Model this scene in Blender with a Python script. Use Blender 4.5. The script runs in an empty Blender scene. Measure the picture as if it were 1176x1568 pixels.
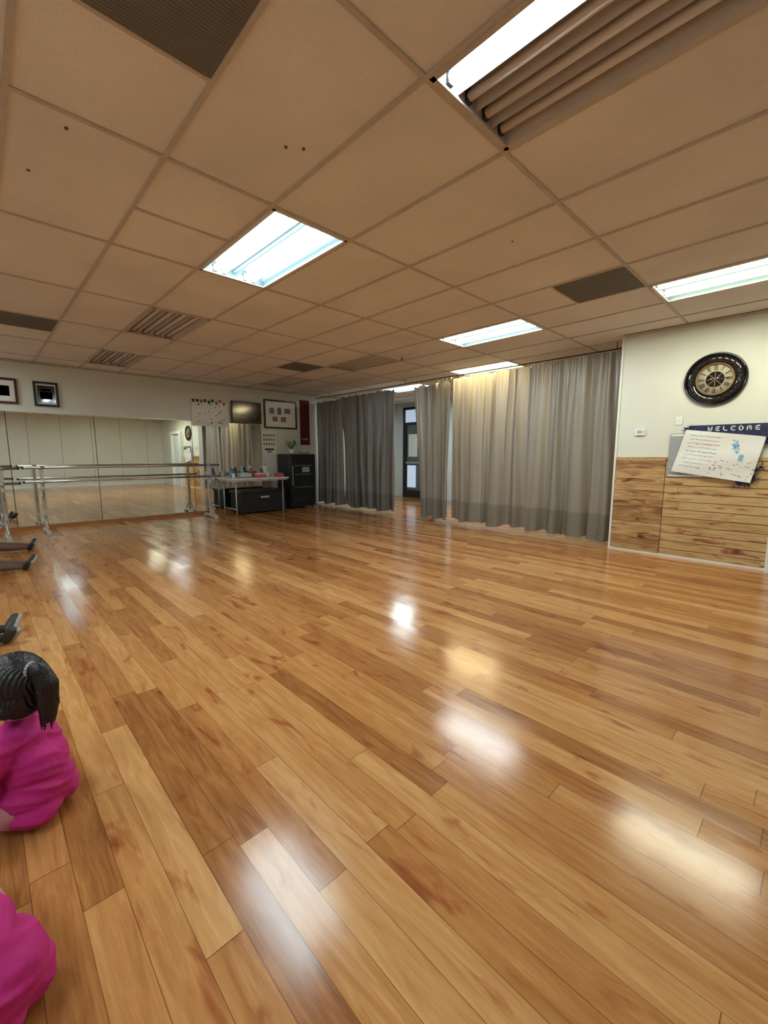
import bpy, bmesh, math, random
from mathutils import Vector, Matrix, Euler, noise
random.seed(7)
S = bpy.context.scene
COL = S.collection
S.view_settings.view_transform = 'Standard'
S.view_settings.look = 'None'

# ------------------------------------------------------------------ dimensions
H = 1.245; CZ = 2.75
XL, XR = -9.15, 2.4
YN, YC, YB = -3.0, 6.10, 9.3
CURT = 6.24
GX0, GY0 = -1.27, 1.45       # ceiling grid origin
GX, GY = 1.2192, 0.6096

# ------------------------------------------------------------------ materials
def nodes(m):
    m.use_nodes = True
    nt = m.node_tree
    return nt, nt.nodes, nt.links, nt.nodes.get('Principled BSDF')

MATS = {}
def mat(name, col, rough=0.6, metal=0.0, emit=None, es=0.0, bump=0.0, bscale=60.0, var=0.0, vscale=8.0, spec=0.5, coat=0.0, stretch=None):
    if name in MATS: return MATS[name]
    m = bpy.data.materials.new(name)
    nt, N, L, p = nodes(m)
    c = (col[0], col[1], col[2], 1)
    p.inputs['Base Color'].default_value = c
    p.inputs['Roughness'].default_value = rough
    p.inputs['Metallic'].default_value = metal
    p.inputs['Specular IOR Level'].default_value = spec
    p.inputs['Coat Weight'].default_value = coat
    if emit:
        p.inputs['Emission Color'].default_value = (*emit, 1)
        p.inputs['Emission Strength'].default_value = es
    tc = N.new('ShaderNodeTexCoord'); vec = tc.outputs['Object']
    if stretch:
        mp = N.new('ShaderNodeMapping'); mp.inputs['Scale'].default_value = stretch
        L.new(vec, mp.inputs[0]); vec = mp.outputs[0]
    if var > 0:
        n = N.new('ShaderNodeTexNoise'); n.inputs['Scale'].default_value = vscale; n.inputs['Detail'].default_value = 4
        L.new(vec, n.inputs['Vector'])
        r = N.new('ShaderNodeValToRGB')
        r.color_ramp.elements[0].position = 0.3; r.color_ramp.elements[1].position = 0.7
        r.color_ramp.elements[0].color = (*[x*(1-var) for x in col], 1)
        r.color_ramp.elements[1].color = (*[min(1, x*(1+var*0.6)) for x in col], 1)
        L.new(n.outputs['Fac'], r.inputs['Fac']); L.new(r.outputs['Color'], p.inputs['Base Color'])
    if bump > 0:
        n = N.new('ShaderNodeTexNoise'); n.inputs['Scale'].default_value = bscale; n.inputs['Detail'].default_value = 6
        L.new(vec, n.inputs['Vector'])
        b = N.new('ShaderNodeBump'); b.inputs['Strength'].default_value = bump; b.inputs['Distance'].default_value = 0.01
        L.new(n.outputs['Fac'], b.inputs['Height']); L.new(b.outputs['Normal'], p.inputs['Normal'])
    MATS[name] = m
    return m

def mathn(N, L, op, a, b=None, c=None):
    n = N.new('ShaderNodeMath'); n.operation = op
    for i, v in enumerate((a, b, c)):
        if v is None: continue
        if isinstance(v, (int, float)): n.inputs[i].default_value = v
        else: L.new(v, n.inputs[i])
    return n.outputs[0]

def wood_planks(name, W, LEN, ramp, rough, axis_u='X', axis_v='Y', seam=0.018, seam_dark=0.35, knots=0.6, spread=0.55, grain=0.85, kscale=(3.2, 11.0), kth=(0.66, 0.80), tilt=0.0, spec=.5):
    m = bpy.data.materials.new(name)
    nt, N, L, p = nodes(m)
    tc = N.new('ShaderNodeTexCoord'); sx = N.new('ShaderNodeSeparateXYZ')
    L.new(tc.outputs['Object'], sx.inputs[0])
    u, v = sx.outputs[axis_u], sx.outputs[axis_v]
    vr = mathn(N, L, 'DIVIDE', v, W); row = mathn(N, L, 'FLOOR', vr); fv = mathn(N, L, 'SUBTRACT', vr, row)
    wn = N.new('ShaderNodeTexWhiteNoise'); wn.noise_dimensions = '1D'; L.new(row, wn.inputs['W'])
    ur = mathn(N, L, 'ADD', mathn(N, L, 'DIVIDE', u, LEN), mathn(N, L, 'MULTIPLY', wn.outputs['Value'], 7.3))
    colm = mathn(N, L, 'FLOOR', ur); fu = mathn(N, L, 'SUBTRACT', ur, colm)
    cv = N.new('ShaderNodeCombineXYZ'); L.new(row, cv.inputs[0]); L.new(colm, cv.inputs[1])
    w2 = N.new('ShaderNodeTexWhiteNoise'); w2.noise_dimensions = '3D'; L.new(cv.outputs[0], w2.inputs['Vector'])
    rnd = w2.outputs['Value']
    gv = N.new('ShaderNodeCombineXYZ')
    L.new(mathn(N, L, 'ADD', mathn(N, L, 'MULTIPLY', u, 2.6), mathn(N, L, 'MULTIPLY', rnd, 57.0)), gv.inputs[0])
    L.new(mathn(N, L, 'MULTIPLY', v, 24.0), gv.inputs[1]); L.new(mathn(N, L, 'MULTIPLY', rnd, 11.0), gv.inputs[2])
    g1 = N.new('ShaderNodeTexNoise'); g1.inputs['Scale'].default_value = 1.0; g1.inputs['Detail'].default_value = 6; g1.inputs['Roughness'].default_value = 0.6; g1.inputs['Distortion'].default_value = 1.2
    L.new(gv.outputs[0], g1.inputs['Vector'])
    gv2 = N.new('ShaderNodeCombineXYZ')
    L.new(mathn(N, L, 'ADD', mathn(N, L, 'MULTIPLY', u, 9), mathn(N, L, 'MULTIPLY', rnd, 31.0)), gv2.inputs[0])
    L.new(mathn(N, L, 'MULTIPLY', v, 180.0), gv2.inputs[1])
    g2 = N.new('ShaderNodeTexNoise'); g2.inputs['Scale'].default_value = 1.0; g2.inputs['Detail'].default_value = 3
    L.new(gv2.outputs[0], g2.inputs['Vector'])
    gv3 = N.new('ShaderNodeCombineXYZ')
    L.new(mathn(N, L, 'ADD', mathn(N, L, 'MULTIPLY', u, kscale[0]), mathn(N, L, 'MULTIPLY', rnd, 91.0)), gv3.inputs[0])
    L.new(mathn(N, L, 'MULTIPLY', v, kscale[1]), gv3.inputs[1]); L.new(rnd, gv3.inputs[2])
    g3 = N.new('ShaderNodeTexNoise'); g3.inputs['Scale'].default_value = 1.0; g3.inputs['Detail'].default_value = 3; g3.inputs['Distortion'].default_value = .8
    L.new(gv3.outputs[0], g3.inputs['Vector'])
    val = mathn(N, L, 'MULTIPLY', mathn(N, L, 'SUBTRACT', rnd, 0.5), spread)
    val = mathn(N, L, 'ADD', val, mathn(N, L, 'MULTIPLY', mathn(N, L, 'SUBTRACT', g1.outputs['Fac'], 0.5), grain))
    val = mathn(N, L, 'ADD', val, mathn(N, L, 'MULTIPLY', mathn(N, L, 'SUBTRACT', g2.outputs['Fac'], 0.5), 0.3))
    val = mathn(N, L, 'ADD', val, 0.54)
    r = N.new('ShaderNodeValToRGB'); cr = r.color_ramp
    cr.elements[0].position = ramp[0][0]; cr.elements[0].color = (*ramp[0][1], 1)
    cr.elements[1].position = ramp[-1][0]; cr.elements[1].color = (*ramp[-1][1], 1)
    for pos, c in ramp[1:-1]:
        e = cr.elements.new(pos); e.color = (*c, 1)
    L.new(val, r.inputs['Fac'])
    kn = N.new('ShaderNodeMapRange'); kn.inputs['From Min'].default_value = kth[0]; kn.inputs['From Max'].default_value = kth[1]
    L.new(g3.outputs['Fac'], kn.inputs['Value'])
    kf = mathn(N, L, 'SUBTRACT', 1.0, mathn(N, L, 'MULTIPLY', kn.outputs[0], knots))
    s1 = mathn(N, L, 'LESS_THAN', fv, seam)
    s2 = mathn(N, L, 'LESS_THAN', fu, 0.0022 * 1.2 / LEN)
    sm = mathn(N, L, 'MAXIMUM', s1, s2)
    sf = mathn(N, L, 'SUBTRACT', 1.0, mathn(N, L, 'MULTIPLY', sm, 1 - seam_dark))
    mx = N.new('ShaderNodeMix'); mx.data_type = 'RGBA'; mx.blend_type = 'MULTIPLY'; mx.inputs['Factor'].default_value = 1
    L.new(r.outputs['Color'], mx.inputs['A'])
    cc = N.new('ShaderNodeCombineColor')
    tot = mathn(N, L, 'MULTIPLY', kf, sf)
    L.new(tot, cc.inputs[0]); L.new(mathn(N, L, 'MULTIPLY', tot, kf), cc.inputs[1]); L.new(mathn(N, L, 'MULTIPLY', tot, kf), cc.inputs[2])
    L.new(cc.outputs[0], mx.inputs['B'])
    L.new(mx.outputs['Result'], p.inputs['Base Color'])
    rr = mathn(N, L, 'ADD', mathn(N, L, 'MULTIPLY', g1.outputs['Fac'], 0.08), rough - 0.04)
    L.new(rr, p.inputs['Roughness'])
    p.inputs['Specular IOR Level'].default_value = spec
    b = N.new('ShaderNodeBump'); b.inputs['Strength'].default_value = 0.12; b.inputs['Distance'].default_value = 0.002
    L.new(mathn(N, L, 'SUBTRACT', mathn(N, L, 'MULTIPLY', g2.outputs['Fac'], 0.12), sm), b.inputs['Height'])
    if tilt > 0:
        # each board sits at a very slightly different angle
        vs = N.new('ShaderNodeVectorMath'); vs.operation = 'SUBTRACT'; L.new(w2.outputs['Color'], vs.inputs[0]); vs.inputs[1].default_value = (.5, .5, .5)
        vm = N.new('ShaderNodeVectorMath'); vm.operation = 'SCALE'; L.new(vs.outputs[0], vm.inputs[0]); vm.inputs['Scale'].default_value = tilt
        va = N.new('ShaderNodeVectorMath'); va.operation = 'ADD'; L.new(vm.outputs[0], va.inputs[0]); L.new(b.outputs['Normal'], va.inputs[1])
        vn = N.new('ShaderNodeVectorMath'); vn.operation = 'NORMALIZE'; L.new(va.outputs[0], vn.inputs[0])
        L.new(vn.outputs[0], p.inputs['Normal'])
    else:
        L.new(b.outputs['Normal'], p.inputs['Normal'])
    return m

M_floor = wood_planks('laminate_floor', 0.100, 1.2,
    [(0.05, (0.21, 0.074, 0.022)), (0.35, (0.385, 0.158, 0.048)), (0.60, (0.50, 0.232, 0.076)), (0.95, (0.66, 0.37, 0.150))], 0.165, spread=.56, grain=.92, knots=.5, kth=(.60, .78), tilt=.022, spec=.36)
M_wains = wood_planks('rustic_pine', 0.098, 1.6,
    [(0.05, (0.16, 0.07, 0.022)), (0.3, (0.38, 0.215, 0.08)), (0.55, (0.55, 0.36, 0.16)), (0.95, (0.70, 0.50, 0.27))], 0.5,
    axis_v='Z', seam=0.07, seam_dark=0.35, knots=0.7, spread=0.15, grain=1.25, kscale=(3.2, 13), kth=(.58, .74))
M_wains2 = wood_planks('rustic_pine_dark', 0.098, 1.1,
    [(0.05, (0.09, 0.035, 0.012)), (0.35, (0.30, 0.155, 0.052)), (0.6, (0.48, 0.29, 0.12)), (0.95, (0.66, 0.45, 0.22))], 0.5,
    axis_v='Z', seam=0.05, seam_dark=0.6, knots=0.8, spread=0.3, grain=1.5, kscale=(3, 11), kth=(.56, .72))
M_wall = mat('wall_paint_white', (0.70, 0.725, 0.67), 0.65, bump=0.12, bscale=90, var=0.03, vscale=2)
M_wall2 = mat('wall_paint_cool', (0.66, 0.76, 0.84), 0.65, bump=0.1, bscale=90, var=0.03, vscale=2)
M_tile = mat('ceiling_tile', (0.80, 0.765, 0.73), 0.95, bump=0.6, bscale=95, var=0.09, vscale=1.4, spec=0.1)
M_tbar = mat('ceiling_tbar', (0.53, 0.475, 0.42), 0.6, var=0.1)
M_trim = mat('trim_white', (0.80, 0.82, 0.80), 0.45, bump=0.05)
M_base = mat('baseboard_wood', (0.42, 0.17, 0.05), 0.4, var=0.2, vscale=12)
M_vent = mat('return_vent_grey', (0.16, 0.15, 0.14), 0.8, bump=0.5, bscale=200, var=.08)
M_ventl = mat('vent_louvre', (0.17, 0.16, 0.15), 0.7, var=0.1)
M_pit = mat('tile_hole_dark', (0.14, .09, .07), .9, var=.1)
M_mirror = mat('mirror_glass', (0.88, 0.91, 0.88), 0.008, 1.0)
M_chrome = mat('brushed_steel', (0.55, 0.56, 0.55), 0.28, 0.9, var=0.05)
M_greymetal = mat('painted_grey_metal', (0.55, 0.56, 0.56), 0.4, 0.3, var=0.05)
M_black = mat('black_plastic', (0.012, 0.012, 0.014), 0.35, var=0.2)
M_blackgloss = mat('black_gloss', (0.01, 0.01, 0.012), 0.08, var=0.1, coat=0.5)
M_darkcloth = mat('dark_cloth', (0.02, 0.022, 0.026), 0.9, bump=0.4)
M_white = mat('white_paper', (0.80, 0.82, 0.82), 0.7, var=0.03)
M_maroon = mat('maroon_fabric', (0.10, 0.008, 0.015), 0.8, bump=0.3)
M_pinkp = mat('pink_plastic', (0.7, 0.08, 0.25), 0.5, var=0.05)
M_blue = mat('blue_ink', (0.08, 0.25, 0.6), 0.6, var=0.1)
M_cyan = mat('light_blue_paint', (0.25, 0.55, 0.75), 0.6, var=0.15)
M_red = mat('red_ink', (0.6, 0.05, 0.06), 0.6, var=0.1)
M_green = mat('leaf_green', (0.06, 0.22, 0.04), 0.5, var=0.3)
M_navy = mat('navy_foil', (0.01, 0.015, 0.07), 0.35, var=0.3, bump=0.6)
M_cream = mat('clock_face_cream', (0.50, 0.46, 0.34), 0.5, var=0.2, vscale=20)
M_grey = mat('grey_board', (0.33, 0.36, 0.40), 0.6, var=0.08)
M_brown = mat('brown_card', (0.30, 0.17, 0.08), 0.8, var=0.15)
M_refl = mat('troffer_lit_housing', (0.10, 0.135, 0.145), 0.35, 0.0, var=0.03)  # white reflector darkened in colour so lit housings don't blow out
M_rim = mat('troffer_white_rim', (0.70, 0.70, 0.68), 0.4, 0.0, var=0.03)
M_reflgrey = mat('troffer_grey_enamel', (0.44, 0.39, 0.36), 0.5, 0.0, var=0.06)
M_tubeoff = mat('tube_off', (0.70, 0.64, 0.61), 0.4, var=0.03)
M_glassd = mat('dark_glass', (0.018, 0.024, 0.024), 0.12, var=0.1)
M_glassdoor = mat('store_door_glass', (0.10, 0.14, 0.17), 0.06, var=0.1, coat=0.3)
M_photo = mat('photo_print', (0.25, 0.2, 0.18), 0.4, var=0.8, vscale=30)
M_daylight = mat('daylight_glow_glass', (0.5, 0.6, 0.7), 0.1, emit=(0.6, 0.78, 1.0), es=0.5)  # pane emits weakly in place of daylight beyond the glass
M_teal = mat('teal_tape', (0.02, 0.35, 0.3), 0.5, var=0.05)

TUBE = 52
def tube_mat(name, col, s): return mat(name, (0.9, 0.9, 0.9), 0.4, emit=col, es=s)
M_tube_cool = tube_mat('tube_lit_cool', (0.78, 0.95, 1.0), TUBE)
M_tube_white = tube_mat('tube_lit_white', (0.92, 1.0, 0.98), TUBE)
M_tube_green = tube_mat('tube_lit_warmwhite', (1.0, 1.0, 0.74), TUBE*.9)
M_tube_warm = tube_mat('tube_lit_yellow', (1.0, 0.80, 0.42), TUBE*1.5)

def curtain_mat(name, col, trans):
    m = bpy.data.materials.new(name)
    nt, N, L, p = nodes(m)
    tc = N.new('ShaderNodeTexCoord'); sx = N.new('ShaderNodeSeparateXYZ'); L.new(tc.outputs['Object'], sx.inputs[0])
    low_band = N.new('ShaderNodeMapRange'); low_band.inputs['From Min'].default_value = 0.40; low_band.inputs['From Max'].default_value = 0.43
    low_band.inputs['To Min'].default_value = 0.72; low_band.inputs['To Max'].default_value = 1.0  # curtain colour is darker in a band along the bottom
    L.new(sx.outputs['Z'], low_band.inputs['Value'])
    w = N.new('ShaderNodeTexNoise'); w.inputs['Scale'].default_value = 1; w.inputs['Detail'].default_value = 3
    mp = N.new('ShaderNodeMapping'); mp.inputs['Scale'].default_value = (220, 220, 14); L.new(tc.outputs['Object'], mp.inputs[0]); L.new(mp.outputs[0], w.inputs['Vector'])
    k = mathn(N, L, 'MULTIPLY', low_band.outputs[0], mathn(N, L, 'ADD', 0.85, mathn(N, L, 'MULTIPLY', w.outputs['Fac'], 0.3)))
    mx = N.new('ShaderNodeMix'); mx.data_type = 'RGBA'; mx.blend_type = 'MULTIPLY'; mx.inputs['Factor'].default_value = 1
    mx.inputs['A'].default_value = (*col, 1); cc = N.new('ShaderNodeCombineColor')
    for i in range(3): L.new(k, cc.inputs[i])
    L.new(cc.outputs[0], mx.inputs['B']); L.new(mx.outputs['Result'], p.inputs['Base Color'])
    p.inputs['Roughness'].default_value = 0.34; p.inputs['Specular IOR Level'].default_value = 0.8
    tr = N.new('ShaderNodeBsdfTranslucent'); L.new(mx.outputs['Result'], tr.inputs['Color'])
    ms = N.new('ShaderNodeMixShader'); ms.inputs[0].default_value = trans
    out = N.get('Material Output')
    L.new(p.outputs[0], ms.inputs[1]); L.new(tr.outputs[0], ms.inputs[2]); L.new(ms.outputs[0], out.inputs['Surface'])
    return m
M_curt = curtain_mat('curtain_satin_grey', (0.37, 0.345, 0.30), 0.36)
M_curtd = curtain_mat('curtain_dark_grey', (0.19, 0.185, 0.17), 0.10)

# ------------------------------------------------------------------ mesh builder
class MB:
    def __init__(s): s.bm = bmesh.new(); s.mats = []
    def mi(s, m):
        if m not in s.mats: s.mats.append(m)
        return s.mats.index(m)
    def _tag(s, verts, m, smooth=False):
        i = s.mi(m); fs = set()
        for v in verts:
            for f in v.link_faces: fs.add(f)
        for f in fs: f.material_index = i; f.smooth = smooth
    def box(s, a, b, m, T=None, bevel=0):
        c = [(a[i]+b[i])/2 for i in range(3)]; d = [abs(b[i]-a[i]) for i in range(3)]
        M = Matrix.Translation(c) @ Matrix.Diagonal((*d, 1))
        if T is not None: M = T @ M
        r = bmesh.ops.create_cube(s.bm, size=1, matrix=M)
        s._tag(r['verts'], m)
        if bevel > 0:
            es = list({e for v in r['verts'] for e in v.link_edges})
            rb = bmesh.ops.bevel(s.bm, geom=es, offset=bevel, segments=2, affect='EDGES', profile=0.5)
            for f in rb['faces']: f.material_index = s.mi(m)
    def cyl(s, p0, p1, r0, m, r1=None, seg=16, smooth=True, caps=True):
        p0 = Vector(p0); p1 = Vector(p1); r1 = r0 if r1 is None else r1
        d = p1-p0
        q = d.to_track_quat('Z', 'Y').to_matrix().to_4x4()
        M = Matrix.Translation((p0+p1)/2) @ q
        r = bmesh.ops.create_cone(s.bm, cap_ends=caps, segments=seg, radius1=r0, radius2=max(r1, 1e-4), depth=d.length, matrix=M)
        s._tag(r['verts'], m, smooth)
    def sph(s, c, r, m, seg=16, scale=(1, 1, 1), R=None):
        M = Matrix.Translation(c)
        if R is not None: M = M @ R
        M = M @ Matrix.Diagonal((scale[0]*r, scale[1]*r, scale[2]*r, 1))
        q = bmesh.ops.create_uvsphere(s.bm, u_segments=seg, v_segments=max(8, seg//2), radius=1, matrix=M)
        s._tag(q['verts'], m, True)
    def quad(s, pts, m):
        vs = [s.bm.verts.new(p) for p in pts]; f = s.bm.faces.new(vs); f.material_index = s.mi(m)
    def build(s, name, parent=None, loc=None, rotz=0, autosmooth=False):
        me = bpy.data.meshes.new(name); s.bm.to_mesh(me); s.bm.free()
        for m in s.mats: me.materials.append(m)
        o = bpy.data.objects.new(name, me); COL.objects.link(o)
        if parent: o.parent = parent
        if loc: o.location = loc
        o.rotation_euler[2] = rotz
        return o

# ------------------------------------------------------------------ room shell
def simple_box(name, a, b, m):
    k = MB(); k.box(a, b, m); return k.build(name)
simple_box('floor', (XL-.15, YN-.15, -0.1), (XR+.15, YB+.15, 0), M_floor)
simple_box('wall_left', (XL-.15, YN-.15, 0), (XL, YB+.15, CZ+.2), M_wall)
simple_box('wall_right', (XR, YN-.15, 0), (XR+.15, YB+.15, CZ+.2), M_wall)
simple_box('wall_near', (XL, YN-.15, 0), (XR, YN, CZ+.2), M_wall)
simple_box('wall_back', (XL, YB, 0), (XR, YB+.15, CZ+.2), M_wall2)
simple_box('wall_front', (-1.93, YC, 0), (XR, YC+.14, CZ), M_wall)

fixtures = {}
fixtures[(0-1, 0)] = 'one'
fixtures[(1, 0)] = 'cool'
fixtures[(3, 0)] = 'off'; fixtures[(5, 0)] = 'off'
fixtures[(-1, 5)] = 'green'; fixtures[(1, 5)] = 'white'; fixtures[(3, 5)] = 'off'; fixtures[(5, 5)] = 'off'
fixtures[(-1, -5)] = 'cool'; fixtures[(1, -5)] = 'white'; fixtures[(3, -5)] = 'off'; fixtures[(5,-5)] = 'white'  # unseen row behind the camera; its lit units are added as fill
fixtures[(4, 9)] = 'cool'; fixtures[(2, 8)] = 'warm'
vents = []
vents.append((GX0-GX*0.5, GX0, GY0-2*GY, GY0-GY))
vents.append((GX0-GX*0.5, GX0, GY0+4*GY, GY0+5*GY))
vents.append((GX0-GX*4.5, GX0-GX*4, GY0-2*GY, GY0-GY))
vents.append((GX0-GX*4.5, GX0-GX*4, GY0+4*GY, GY0+5*GY))

k = MB()
imin, imax = -4, 8; jmin, jmax = -9, 14
def clamp(v, a, b): return max(a, min(b, v))
for i in range(imin, imax):
    for j in range(jmin, jmax):
        x1 = clamp(GX0-i*GX, XL, XR); x0 = clamp(GX0-(i+1)*GX, XL, XR)
        y0 = clamp(GY0+j*GY, YN, YB); y1 = clamp(GY0+(j+1)*GY, YN, YB)
        if x1-x0 < .01 or y1-y0 < .01 or (i, j) in fixtures: continue
        z = CZ+0.004
        nx_, ny_ = 6, 4; sag = random.uniform(0.0, .006); im = k.mi(M_tile)
        G = [[k.bm.verts.new((x0+(x1-x0)*a/nx_, y0+(y1-y0)*b/ny_, z-sag*math.sin(math.pi*a/nx_)*math.sin(math.pi*b/ny_)-0.0001)) for a in range(nx_+1)] for b in range(ny_+1)]
        for b in range(ny_):
            for a in range(nx_):
                f = k.bm.faces.new((G[b][a], G[b+1][a], G[b+1][a+1], G[b][a+1])); f.material_index = im; f.smooth = True
w = 0.012
for i in range(imin, imax+1):
    x = GX0-i*GX
    if XL < x < XR: k.box((x-w, YN, CZ-.004), (x+w, YB, CZ+.006), M_tbar)
for j in range(jmin, jmax+1):
    y = GY0+j*GY
    if YN < y < YB: k.box((XL, y-w, CZ-.0045), (XR, y+w, CZ+.0055), M_tbar)
for (xa, ya, yb) in [(GX0-GX*1.5, GY0-GY, GY0), (GX0-GX*0.5, GY0-2*GY, GY0-GY), (GX0-GX*0.5, GY0+4*GY, GY0+5*GY), (GX0-GX*4.5, GY0-2*GY, GY0-GY), (GX0-GX*4.5, GY0+4*GY, GY0+5*GY)]:
    k.box((xa-w, ya+w, CZ-.0042), (xa+w, yb-w, CZ+.006), M_tbar)
for (x, y) in [(-2.0, 1.25), (-1.95, 1.32), (-2.6, .45), (-3.1, .35), (-1.7, 2.9)]:
    k.cyl((x, y, CZ-.003), (x, y, CZ+.006), 0.008, M_pit, seg=8)
k.box((XL, YN, CZ+.1), (XR, YB, CZ+.12), M_tile)
k.build('ceiling')

def vent(b):
    x0, x1, y0, y1 = b; k = MB(); e = w+.001
    k.box((x0+e, y0+e, CZ-.006), (x1-e, y1-e, CZ-.003), M_vent)
    n = 40
    for q in range(1, n):
        x = x0+(x1-x0)*q/n
        k.box((x-.004, y0+e+.02, CZ-.0075), (x+.004, y1-e-.02, CZ-.006), M_ventl)
    k.build('ceiling_vent')
for b in vents: vent(b)

def troffer(i, j, kind):
    x1 = GX0-i*GX-w; x0 = GX0-(i+1)*GX+w; y0 = GY0+j*GY+w; y1 = GY0+(j+1)*GY-w
    k = MB(); lit = kind not in ('off', 'one')
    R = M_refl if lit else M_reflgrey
    zb = CZ-.004; dz = .10
    W = y1-y0; nb = 4; pad = .03; bw = (W-2*pad)/nb
    base_h = .030 if lit else .012
    prof = [(y0+pad*.8, zb), (y0+pad, zb+base_h)]
    for b in range(nb):
        a = y0+pad+b*bw
        for t in range(0, 13):
            f = t/12
            zz = zb+base_h+ .065*(math.sin(math.pi*f)**0.7)
            prof.append((a+f*bw, zz))
    prof += [(y1-pad, zb+base_h), (y1-pad*.8, zb)]
    mi = k.mi(R)
    prev = None
    for (y, z) in prof:
        a = k.bm.verts.new((x0+.02, y, z)); b = k.bm.verts.new((x1-.02, y, z))
        if prev:
            f = k.bm.faces.new((prev[0], prev[1], b, a)); f.material_index = mi; f.smooth = True
        prev = (a, b)
    for (a, b) in (((x0, y0, zb-.003), (x0+.022, y1, zb+.004)), ((x1-.022, y0, zb-.003), (x1, y1, zb+.004)), ((x0, y0, zb-.003), (x1, y0+pad*.8, zb+.004)), ((x0, y1-pad*.8, zb-.003), (x1, y1, zb+.004))):
        k.box(a, b, M_rim if lit else M_tbar)
    k.box((x0, y0, zb+.004), (x0+.022, y1, zb+dz), R); k.box((x1-.022, y0, zb+.004), (x1, y1, zb+dz), R)
    k.box((x0, y0, zb+dz), (x1, y1, zb+dz+.004), R)
    tm = {'cool': M_tube_cool, 'white': M_tube_white, 'green': M_tube_green, 'warm': M_tube_warm, 'one': M_tube_cool, 'off': M_tubeoff}[kind]
    for b in range(nb):
        off = 0
        if lit: off = (.22 if b in (0, 2) else -.22)*bw
        yc = y0+pad+(b+.5)*bw+off
        m = tm
        if kind == 'one' and b != 0: m = M_tubeoff
        k.cyl((x0+.035, yc, zb+.035), (x1-.035, yc, zb+.035), .019, m, seg=16)
        for xx in (x0+.022, x1-.036):
            k.box((xx, yc-.016, zb+.012), (xx+.014, yc+.016, zb+.065), M_tbar if lit else M_black)
    if lit:
        k.box((x0+.03, (y0+y1)/2-.035, zb+.055), (x1-.03, (y0+y1)/2+.035, zb+.075), R, bevel=.006)
    k.build('fluorescent_ceiling_light')
for (i, j), kd in fixtures.items(): troffer(i, j, kd)

k = MB(); k.cyl((-4.7, 4.9, CZ-.012), (-4.7, 4.9, CZ-.003), .045, M_trim); k.cyl((-4.7, 4.9, CZ-.05), (-4.7, 4.9, CZ-.012), .014, M_red); k.cyl((-4.7, 4.9, CZ-.056), (-4.7, 4.9, CZ-.05), .024, M_red)
k.build('fire_sprinkler')

# trims
simple_box('trim_1', (-1.955, YC-.012, 0), (-1.93, YC+.14, CZ-.006), M_trim)
simple_box('trim_2', (-1.93, YC-.02, CZ-.03), (XR, YC, CZ-.006), M_tbar)
simple_box('trim_3', (XL, YN, CZ-.03), (XL+.02, YB, CZ-.006), M_tbar)
k = MB(); k.box((-.36, YC-.14, 0), (-.22, YC, 2.1), M_trim, bevel=.004); k.box((-.36, YC-.14, 2.1), (.8, YC, 2.2), M_trim, bevel=.004)
k.box((.7, YC-.14, 0), (.8, YC, 2.1), M_trim, bevel=.004); k.box((-.22, YC-.05, 0.0), (.7, YC, 2.1), M_wall2)
k.cyl((-.14, YC-.05, 1.0), (-.14, YC-.11, 1.0), .028, M_chrome)
k.build('door_and_casing')  # door casing together with its slab and knob
simple_box('baseboard_left', (XL, YN, 0), (XL+.02, 5.05, .055), M_base)
simple_box('baseboard_front', (-1.93, YC-.016, 0), (-.36, YC, .03), M_trim)
simple_box('baseboard_right', (XR-.015, YN, 0), (XR, YC-.01, .09), M_trim)
simple_box('baseboard_near', (XL+.03, YN, 0), (XR-.02, YN+.015, .09), M_trim)

k = MB()
for q in range(9):
    y = YN+.5+q*1.0
    k.box((XR-.008, y-.012, .1), (XR, y+.012, CZ-.03), M_tbar)
k.build('trim_4')

# wainscot
k = MB()
xs = -1.363
n = 12
for q in range(n+1):
    z0 = q*.098+.006; z1 = min(z0+.092, 1.22)
    if z1 <= z0 or z0 < .0: continue
    k.box((xs+.004, YC-.02-random.uniform(0, .003), max(z0, .03)), (-.365, YC-.001, z1), M_wains, bevel=.002)
for (za, zb_) in ((.03, .345), (.35, .795), (.80, 1.22)):
    k.box((-1.925, YC-.024, za), (xs-.002, YC-.001, zb_), M_wains2, bevel=.002)
k.box((-1.925, YC-.006, .02), (-.365, YC-.0005, 1.215), M_brown)
k.build('wood_wainscot')

# ------------------------------------------------------------------ mirror wall
for (a, b) in ((-2.4, -.82), (-.81, .41), (.42, 1.595), (1.605, 3.275), (3.285, 4.82)):
    k = MB(); k.box((XL+.004, a, .07), (XL+.014, b, 1.94), M_mirror)
    k.box((XL+.001, a, .06), (XL+.018, b, .07), M_chrome); k.box((XL+.001, a, 1.94), (XL+.018, b, 1.948), M_chrome)
    k.box((XL+.001, b, .06), (XL+.0165, b+.006, 1.948), M_black)
    k.build('wall_mirror')

def frame(name, y0, y1, z0, z1, fm, inner, fw=.035, x=XL, depth=.03):
    k = MB()
    k.box((x+.001, y0, z0), (x+depth, y0+fw, z1), fm, bevel=.003); k.box((x+.001, y1-fw, z0), (x+depth, y1, z1), fm, bevel=.003)
    k.box((x+.001, y0+fw, z0), (x+depth, y1-fw, z0+fw), fm, bevel=.003); k.box((x+.001, y0+fw, z1-fw), (x+depth, y1-fw, z1), fm, bevel=.003)
    k.box((x+.001, y0+fw, z0+fw), (x+.012, y1-fw, z1-fw), M_white)
    for (a, b, c, d, m) in inner:
        yy0 = y0+(y1-y0)*a; yy1 = y0+(y1-y0)*b; zz0 = z0+(z1-z0)*c; zz1 = z0+(z1-z0)*d
        k.box((x+.012, yy0, zz0), (x+.0145, yy1, zz1), m)
    return k.build(name)
M_pfr = mat('dark_red_wood', (0.06, 0.012, 0.012), 0.35, var=.2)
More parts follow.
